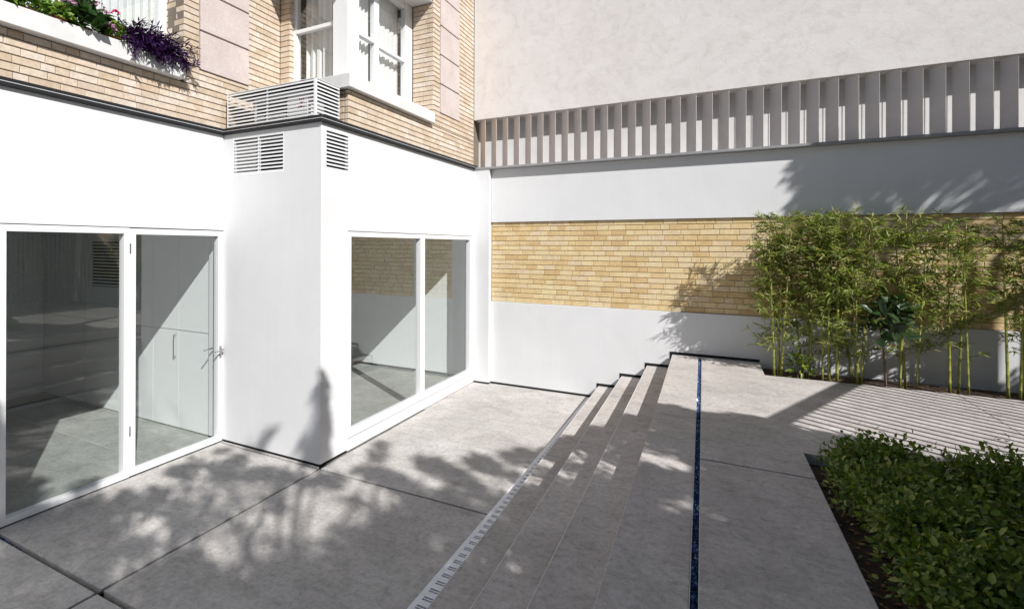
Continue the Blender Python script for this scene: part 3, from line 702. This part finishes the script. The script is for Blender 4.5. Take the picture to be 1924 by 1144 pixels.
# ================================================================== PLANTS
def bamboo(label, culms, seed, crown_lo=1.35, dens=1.0, group='bamboo clumps in the bed by the end wall', reach=1.0):
    random.seed(seed); t = thing('bamboo_plant', label, 'bamboo', group=group)
    P, D, NN, LL, WW = [], [], [], [], []
    br = MB()
    for (x, y, h, lx, ly, r) in culms:
        h = h - random.uniform(.06, .30); lx += random.gauss(0, .04); pts = []; rad = []; n = 14
        for i in range(n + 1):
            s = i / n; bendk = s * s
            pts.append(Vector((x + lx * s + .10 * lx * bendk, y + ly * s, .70 + h * s - .05 * abs(lx) * bendk))); rad.append(r * (1 - .72 * s ** 1.4))
        P2, R2 = [], []
        for i, q in enumerate(pts):
            if 0 < i < n:
                dz = (pts[i + 1] - pts[i - 1]).normalized() * .006
                P2 += [q - dz, q, q + dz]; R2 += [rad[i], rad[i] * 1.22, rad[i]]
            else: P2.append(q); R2.append(rad[i])
        MB().tube(P2, R2, 7).build('culm', 'culm', t, smooth=True)
        lo = (crown_lo - .70) / h
        nb_ = int(46 * dens)
        for b in range(nb_):
            s = lo + (1.0 - lo) * (random.random() ** .8) * .99 if random.random() < .93 else lo * random.uniform(.45, 1.0)
            k = min(int(s * n), n - 1); q = pts[k].lerp(pts[k + 1], s * n - k)
            a = random.uniform(0, 2 * math.pi); el = random.uniform(.1, .9)
            d = Vector((math.cos(a), math.sin(a) * .75, el)).normalized(); bl = random.uniform(.14, .42) * (1.15 - .55 * s) * reach
            e1 = q + d * bl * .5; e2 = q + d * bl + Vector((0, 0, -.10 * bl))
            if e2.y > 8.03: e2.y = 8.03
            if e1.y > 8.03: e1.y = 8.03
            br.tube([q, e1, e2], [.0035, .0025, .0015], 3, cap=False)
            for j in range(random.randint(11, 18)):
                f = random.uniform(.25, 1.0); pt = q.lerp(e1, f * 2) if f < .5 else e1.lerp(e2, f * 2 - 1)
                ld = (d * .8 + Vector((random.gauss(0, .6), random.gauss(0, .55), random.gauss(-.25, .45)))).normalized()
                if pt.y + ld.y * .1 > 8.05: ld.y = -abs(ld.y)
                P.append(tuple(pt)); D.append(tuple(ld)); NN.append((random.gauss(0, .5), random.gauss(-.3, .5), 1)); LL.append(random.uniform(.060, .115)); WW.append(random.uniform(.010, .016))
    br.build('branches', 'culm', t)
    leaves('foliage', P, D, NN, LL, WW, 'bleaf', t, bend=.18)
    return t
bamboo('slim bamboo at the left end of the bed nearest the steps', [(.617, 7.50, 2.00, -.02, -.02, .013), (.655, 7.53, 2.12, .02, .06, .012), (.685, 7.52, 1.9, .10, -.05, .014), (.70, 7.60, 1.85, -.16, .05, .010)], 3, 1.32, 1.15)
bamboo('thin leaning bamboo behind the small glossy shrub', [(.965, 7.55, 2.05, .06, .0, .011), (.93, 7.70, 1.95, -.14, .08, .010), (.99, 7.62, 2.1, .02, .1, .012)], 4, 1.25, 1.35)
bamboo('tall bamboo with thick pale culms in the middle of the bed', [(1.09, 7.50, 2.0, .0, -.05, .012), (1.150, 7.49, 2.12, -.02, .02, .015), (1.175, 7.56, 2.0, -.10, .1, .011), (1.222, 7.47, 2.1, .02, -.02, .017)], 5, 1.28, 1.35)
bamboo('bamboo with crossing yellow culms beside the dark broad leaved shrub', [(1.41, 7.46, 2.05, -.05, .0, .016), (1.445, 7.47, 2.0, .04, .05, .015), (1.40, 7.60, 1.9, -.28, .05, .014)], 6, 1.30, 1.45)
bamboo('bamboo right of the dark broad leaved shrub', [(1.80, 7.56, 2.1, .03, .0, .013), (1.86, 7.60, 2.0, -.06, .0, .014), (1.93, 7.52, 1.95, .1, .03, .012)], 8, 1.30, 1.2)
bamboo('second bamboo from the right end of the bed', [(2.22, 7.58, 2.05, .0, .0, .014), (2.30, 7.62, 2.1, .05, .0, .013), (2.36, 7.54, 1.95, -.08, .0, .012)], 9, 1.30, .8)
bamboo('bamboo at the right end of the bed', [(2.68, 7.60, 2.1, .0, .0, .014), (2.76, 7.58, 2.0, .06, .03, .013), (2.84, 7.64, 2.0, .1, -.02, .012), (3.02, 7.6, 2.05, .0, 0, .013)], 10, 1.30, .75)

def shrub(name, label, cat, c, rad, h, n, L, W, mat, group=None, lens=True, stems=5, zb=.69, hollow=.55, cz=.30, rz=.72):
    t = thing(name, label, cat, group=group); sm = MB()
    for i in range(stems):
        a = random.uniform(0, 6.28); e = Vector((c[0] + math.cos(a) * rad * .55, c[1] + math.sin(a) * rad * .55, zb + h * .75))
        sm.tube([(c[0] + math.cos(a) * .02, c[1] + math.sin(a) * .02, zb - .01), ((c[0] + e.x) / 2, (c[1] + e.y) / 2, zb + h * .45), tuple(e)], [.009, .006, .003], 5)
    sm.build('stems', 'bark', t)
    u = unit(n); u[:, 2] = np.abs(u[:, 2]) * 1.0 - .25 * rng.random(n); rr = (hollow + (1 - hollow) * rng.random(n) ** .6)
    lump = 1 + .18 * np.sin(u[:, 0] * 7 + c[0] * 9) * np.sin(u[:, 1] * 6 + c[1] * 7) + .15 * rng.normal(size=n)
    P = np.array([c[0], c[1], zb + h * cz]) + u * (rr * lump)[:, None] * np.array([rad, rad, h * rz])
    P[:, 2] = np.maximum(P[:, 2], zb + .03)
    D = u * .7 + unit(n) * .75 + np.array([0, 0, .25]); NNv = u + np.array([0, 0, .8]) + unit(n) * .5
    leaves('foliage', P, D, NNv, rng.uniform(L * .5, L * 1.35, n), rng.uniform(W * .5, W * 1.3, n), mat, t, .12, lens)
    return t
hs = [(.955, 4.36, .30, 'back left corner of the bed'), (.97, 3.90, .31, 'middle of the left edge of the bed'), (.985, 3.44, .29, 'left edge of the bed in the near foreground'),
      (1.03, 3.00, .30, 'nearest the bottom edge of the picture'), (1.52, 4.32, .34, 'back edge of the bed, right of the corner one'), (1.55, 3.78, .34, 'second row of the bed'), (1.52, 3.25, .34, 'second row near the bottom edge'),
      (2.02, 4.25, .34, 'far right of the bed'), (2.05, 3.65, .34, 'right edge of the bed')]
for i, (x, y, r, where) in enumerate(hs):
    random.seed(50 + i)
    shrub('hedge_shrub', 'low dense green shrub at the ' + where if 'nearest' not in where else 'low dense green shrub ' + where, 'shrub', (x, y), r, .34 + .04 * random.random(), 3000, .037, .024, 'hleaf', 'shrubs in the foreground bed')
random.seed(90)
shrub('glossy_shrub', 'small glossy dark shrub at the foot of the bamboo', 'shrub', (.865, 7.53), .13, .50, 120, .085, .030, 'hleaf', None, True, 3, .69, .2)
shrub('broad_leaf_shrub', 'dark broad leaved shrub hanging over the bed among the bamboo', 'shrub', (1.66, 7.40), .20, 1.10, 110, .16, .075, 'dleaf', None, True, 3, .69, .3, .62, .42)
# fallen leaves
n = 520; P = np.stack([np.concatenate([rng.uniform(.62, 1.0, 260), rng.uniform(.55, 3, 260)]), np.concatenate([rng.uniform(2.6, 4.65, 260), rng.uniform(7.38, 7.98, 260)]), np.full(n, .704)], 1)
P[:260, 2] = .699; D = unit(n); D[:, 2] *= .2; lt = leaves('leaf_litter', P, D, np.tile([0, 0, 1.0], (n, 1)) + unit(n) * .35, rng.uniform(.025, .055, n), rng.uniform(.012, .025, n), 'litter', None, .05, True)
tag(lt, 'scattered dry fallen leaves lying on the soil of the beds', 'leaves', kind='stuff')

# ------------------------------------------------------------------ flower pots on the left sill
SZ = 4.246
def pot(par, x, y, r, h, sx=1.0):
    MB().lathe((x, y, SZ), [(0, 0), (r * .72, 0), (r * .95, h * .8), (r * 1.08, h * .8), (r * 1.08, h), (r * .92, h), (r * .9, h * .85), (0, h * .85)], 18).build('pot', 'terracotta', par, smooth=False)
def bushy(name, label, cat, y, r, h, n, L, W, mat, x=-5.21, lens=True, ph=.10):
    t = thing(name, label, cat); pot(t, x, y, .085, ph * .55)
    u = unit(n); u[:, 2] = np.abs(u[:, 2]); P = np.array([x, y, SZ + ph * .5]) + u * (.35 + .65 * rng.random(n) ** .6)[:, None] * np.array([min(r, .17), r, h]); P[:, 0] += .03; P[:, 2] -= .02 * (P[:, 0] > x + .08)
    leaves('foliage', P, u + unit(n) * .8, u + np.array([.5, 0, .8]) + unit(n) * .4, rng.uniform(L * .7, L * 1.2, n), rng.uniform(W * .7, W * 1.2, n), mat, t, .1, lens)
    return t
def blooms(t, spots, r, mat, n=60):
    for (x, y, z) in spots:
        u = unit(n); u[:, 2] = np.abs(u[:, 2]) - .15; P = np.array([x, y, z]) + u * r * np.array([1, 1, .8])
        leaves('flower_head', P, u + unit(n) * .9, u, .022, .020, mat, t, .1, True)
bushy('potted_plant', 'bright green potted plant at the left end of the sill', 'plant', 2.02, .17, .19, 520, .055, .038, 'gleaf')
bushy('potted_plant', 'pale green leafy plant left of the pink flowers on the sill', 'plant', 2.24, .16, .19, 520, .05, .034, 'gleaf')
bushy('potted_plant', 'yellow green trailing plant between the leafy plant and pink flowers', 'plant', 2.44, .14, .13, 340, .05, .03, 'gleaf', -5.16)
hy = bushy('hydrangea', 'potted pink hydrangea with large dark leaves on the sill', 'plant', 2.66, .17, .24, 150, .13, .10, 'hyleaf', -5.20)
blooms(hy, [(-5.10, 2.50, 4.44), (-5.15, 2.62, 4.58), (-5.08, 2.73, 4.50), (-5.02, 2.80, 4.32)], .062, 'pink')
ge = bushy('geranium', 'green geranium with a magenta bloom in a terracotta pot', 'plant', 2.92, .13, .15, 380, .045, .04, 'gleaf', -5.18)
blooms(ge, [(-5.12, 2.93, 4.53)], .028, 'hot', 40); blooms(ge, [(-5.14, 2.84, 4.50)], .026, 'pink', 30)
tr = thing('trailing_plant', 'dark purple trailing plant spilling over the right end of the sill', 'plant'); pot(tr, -5.19, 3.16, .085, .06); 
P, D, NN = [], [], []; st = MB(); random.seed(21)
for i in range(190):
    y0 = random.gauss(3.24, .13); q = Vector((-5.17 + random.gauss(0, .03), y0, SZ + .10)); up = random.random() < .45
    d = Vector((random.uniform(.1, 1.0), random.gauss(.25, .55), random.uniform(.15, .9) if up else random.uniform(-.1, .5))).normalized()
    path = [q]; nseg = random.randint(4, 7) if not up else random.randint(3, 5)
    for s in range(nseg):
        q = q + d * random.uniform(.035, .055); d = (d + Vector((.02, .05, -.30 if not up else -.12))).normalized()
        if q.z < 4.26 and q.x < -5.0: q.x = -5.0 + random.uniform(0, .03)
        path.append(q.copy())
        for k in range(3):
            P.append(tuple(q)); dd = d * .5 + Vector((random.gauss(.2, .6), random.gauss(0, .7), random.gauss(.1, .5))); D.append(tuple(dd.normalized())); NN.append((.4 + random.gauss(0, .4), random.gauss(0, .4), .8))
    st.tube(path, .003, 4, cap=False)
st.build('stems', 'pleaf', tr); leaves('foliage', P, D, NN, rng.uniform(.05, .095, len(P)), rng.uniform(.014, .022, len(P)), 'pleaf', tr, .12)

# ================================================================== OFF-FRAME SURROUNDINGS that shade the court and show in the glass
KX, KY = math.sin(SUN_AZ) / math.tan(SUN_EL), -math.cos(SUN_AZ) / math.tan(SUN_EL)
def lift(gx, gy, z): return Vector((gx + KX * z, gy + KY * z, z))
def tree(label, base, clumps, leaf_l, leaf_w, mat='tleaf', tr_r=.14, group=None):
    """clumps: (centre, radius, leaf count)"""
    t = thing('tree', label, 'tree', group=group); cs = [c for c, r, n in clumps]
    cen = sum(cs, Vector()) / len(cs); lowz = min(c.z for c in cs)
    fork = Vector((base[0] * .6 + cen.x * .4, base[1] * .6 + cen.y * .4, max(1.8, lowz * .62)))
    MB().tube([base, ((base[0] + fork.x) / 2 + .06, (base[1] + fork.y) / 2, (base[2] + fork.z) / 2), tuple(fork)], [tr_r, tr_r * .85, tr_r * .7], 9).build('trunk', 'bark', t, smooth=True)
    br = MB(); random.shuffle(cs)
    hubs = [fork.lerp(c, .55) + Vector((0, 0, .3)) for c in cs[:6]]
    for hb in hubs: br.tube([fork, fork.lerp(hb, .5) + Vector((0, 0, .15)), hb], [tr_r * .5, tr_r * .35, tr_r * .22], 6, cap=False)
    for c in cs[::2]:
        hb = min(hubs, key=lambda q: (q - c).length); br.tube([hb, hb.lerp(c, .5) + Vector((0, 0, .1)), c], [tr_r * .16, tr_r * .11, .006], 4, cap=False)
    br.build('branches', 'bark', t)
    P, Dd, Nn = [], [], []
    for c, r, n in clumps:
        u = unit(n); P.append(np.array(c) + u * (rng.random(n) ** .5)[:, None] * np.array([r, r, r * .75])); Dd.append(u * .5 + unit(n) + np.array([0, 0, -.2])); Nn.append(unit(n) * .8 + np.array([0, 0, .8]))
    P = np.concatenate(P); leaves('crown', P, np.concatenate(Dd), np.concatenate(Nn), rng.uniform(leaf_l * .7, leaf_l * 1.25, len(P)), rng.uniform(leaf_w * .7, leaf_w * 1.2, len(P)), mat, t, .12, False)
    return t
# low spreading tree: its crown shades steps and near terrace
random.seed(33)
holes = [(-1.12, 4.61, .12), (-.85, 4.38, .10), (-.73, 4.42, .08), (-.84, 3.97, .09), (-.44, 4.10, .09), (-.45, 5.11, .05), (-.24, 5.34, .07), (-1.05, 4.09, .09), (-1.09, 3.9, .08),
         (-1.65, 5.13, .11), (-1.66, 4.60, .13), (-1.51, 5.03, .11), (-1.51, 4.62, .12), (-1.38, 4.89, .11), (-1.37, 4.27, .07), (-1.22, 4.58, .12)]
def edge(gx): return 5.93 + .05 * math.sin(gx * 9) - max(0, gx + .5) * .32
cl = []
tries = 0
while len(cl) < 900 and tries < 20000:
    tries += 1
    gx, gy = random.uniform(-1.72, 2.6), random.uniform(1.1, 5.95); r = random.uniform(.12, .24)
    if gx < -1.45 and gy > 5.2 and random.random() < .5: continue
    if gy + r * .95 > edge(gx): continue
    if gx - r < -1.80: continue
    if any((gx - h[0]) ** 2 + (gy - h[1]) ** 2 < (h[2] * .75 + r * .42) ** 2 for h in holes): continue
    cl.append((lift(gx, gy, random.uniform(3.6, 5.0)), r, 80))
for i in range(60):      # fringe along the straight clipped edge
    gx = -1.66 + i * .04; r = .07; cl.append((lift(gx, edge(gx) - .09 + random.uniform(-.02, .02), random.uniform(3.8, 4.6)), r, 34))
tree('low spreading evergreen tree right of the camera, shading the steps', (4.6, -1.6, .77), cl, .11, .06)
# tall airy tree: soft dapples on the court floor
random.seed(35)
dk = [(-2.71, 4.84, .14), (-2.55, 4.72, .13), (-2.40, 4.78, .09), (-2.27, 5.13, .13), (-2.12, 5.02, .15), (-1.97, 5.36, .12), (-1.86, 5.55, .09), (-3.28, 4.66, .10), (-3.40, 4.95, .07), (-2.81, 4.32, .13), (-2.25, 4.63, .14), (-2.05, 4.50, .12),
      (-1.84, 4.97, .07), (-2.14, 4.19, .19), (-3.33, 3.98, .13), (-3.1, 4.30, .14), (-2.55, 4.15, .15), (-2.35, 4.05, .15), (-4.8, 2.2, .28), (-5.13, 2.13, .22), (-4.86, 2.50, .16), (-4.72, 2.80, .10), (-4.47, 2.0, .25), (-3.97, 2.11, .15), (-4.06, 2.32, .05),
      (-3.95, 2.38, .04), (-3.86, 2.47, .04), (-3.26, 2.38, .18), (-3.40, 2.28, .15), (-4.42, 2.46, .18), (-4.79, 3.40, .12), (-4.38, 3.62, .15), (-4.10, 3.72, .12), (-3.85, 3.80, .13), (-4.6, 3.05, .08), (-5.5, 2.35, .16), (-5.85, 2.45, .18), (-6.2, 2.55, .12), (-5.3, 2.75, .12),
      (-2.0, 3.6, .26), (-2.25, 3.3, .26), (-1.95, 3.1, .30), (-2.35, 2.9, .26), (-2.7, 2.6, .24), (-2.0, 2.6, .32), (-2.5, 2.2, .30), (-3.0, 2.1, .25), (-1.9, 4.0, .20), (-2.15, 3.95, .18), (-2.35, 3.62, .18), (-2.9, 2.35, .2), (-2.45, 2.55, .25), (-1.85, 2.2, .3), (-2.1, 1.8, .35), (-2.9, 1.6, .35), (-3.6, 1.7, .3), (-4.2, 1.6, .3),
      (-3.70, 4.26, .055), (-3.80, 4.33, .06), (-3.92, 4.42, .05), (-4.05, 4.50, .055), (-4.18, 4.57, .04), (-4.36, 4.68, .045), (-4.5, 4.77, .03), (-3.84, 4.20, .06), (-4.02, 4.31, .05), (-4.55, 3.9, .07)]
ct = []
for gx, gy, r in dk:
    z = random.uniform(5.6, 7.2); ct.append((lift(gx, gy, z), r * 1.05, max(30, int(4600 * r * r + 26))))
for i in range(46):
    gx, gy = random.uniform(-4.9, -1.9), random.uniform(1.6, 4.3); ct.append((lift(gx, gy, random.uniform(5.6, 7.5)), random.uniform(.07, .15), 26))
for i in range(26):  # sparse high clumps added to imitate the mid-tone of glass-reflected light
    gx, gy = random.uniform(-4.3, -1.8), random.uniform(1.7, 3.75); ct.append((lift(gx, gy, random.uniform(9.5, 12)), random.uniform(.22, .4), 34))
for i in range(30):
    gx, gy = random.uniform(-4.0, 3), random.uniform(-3, 1.4); ct.append((lift(gx, gy, random.uniform(6.8, 8.8)), random.uniform(.3, .5), 130))
tree('tall airy tree behind the camera dappling the court floor', (5.2, -4.6, .77), ct, .12, .06, tr_r=.2)
# tree that darkens the upper right of the end wall
random.seed(37); c3 = []
for i in range(210):
    wx, wz = random.uniform(1.05, 4.6), random.uniform(2.5, 3.62); dd = random.uniform(1.9, 2.9); r = random.uniform(.13, .24)
    if wx - r < .95: wx = .97 + r
    if wx > 1.2 and wz < 3.15 and random.random() < .88: continue
    c3.append((Vector((wx + dd * math.tan(SUN_AZ), YF - dd, wz + dd * math.tan(SUN_EL) / math.cos(SUN_AZ))), r, 85))
for i in range(26):
    wz = 2.72 + i * .03; dd = 2.1; c3.append((Vector((1.02 + random.gauss(0, .06) + dd * math.tan(SUN_AZ), YF - dd, wz + dd * math.tan(SUN_EL) / math.cos(SUN_AZ))), .08, 20))
tree('dense tree beyond the right side wall, shading the upper end wall', (6.6, 5.6, 0), c3, .09, .045, tr_r=.16)
# slatted screen whose shadow stripes cross the terrace
H = 2.2; off = Vector((KX * H, KY * H)); d = Vector((.407, .914)).normalized(); p0 = Vector((.358, 5.387)) + off
fen = thing('slat_fence', 'grey fence of thin vertical slats right of the terrace', 'fence')
zt = TZ + H; fa = p0 - d * .9; fb = p0 + d * 4.2
nn = Vector((d.y, -d.x)) * .012
MB().prism([tuple(fa - nn), tuple(fb - nn), tuple(fb + nn), tuple(fa + nn)][::-1], zt - .145, zt).build('top_rail', 'fence', fen)
k = 0
while k * .128 < 5.1:
    c = fa + d * (k * .128); a = c - d * .019; b = c + d * .019; m = nn * .5
    MB().prism([tuple(a - m), tuple(b - m), tuple(b + m), tuple(a + m)][::-1], TZ + .001, zt - .1455).build('slat', 'fence', fen); k += 1
# ivy-dark side wall on the right, seen only in the glass
sw = thing('side_wall', 'ivy covered side wall closing the terrace on the right', 'wall')
box('masonry', 'stone', sw, 5.7, 5.95, -6, 8.05, 0, 3.5)
n = 9000; P = np.stack([rng.uniform(5.60, 5.69, n), rng.uniform(-6, 8, n), rng.uniform(.78, 3.6, n)], 1)
leaves('ivy', P, unit(n) * .7 + np.array([-.2, 0, -.6]), np.tile([-1.0, 0, .3], (n, 1)) + unit(n) * .4, rng.uniform(.08, .13, n), rng.uniform(.07, .11, n), 'ivy', sw, .05, True)
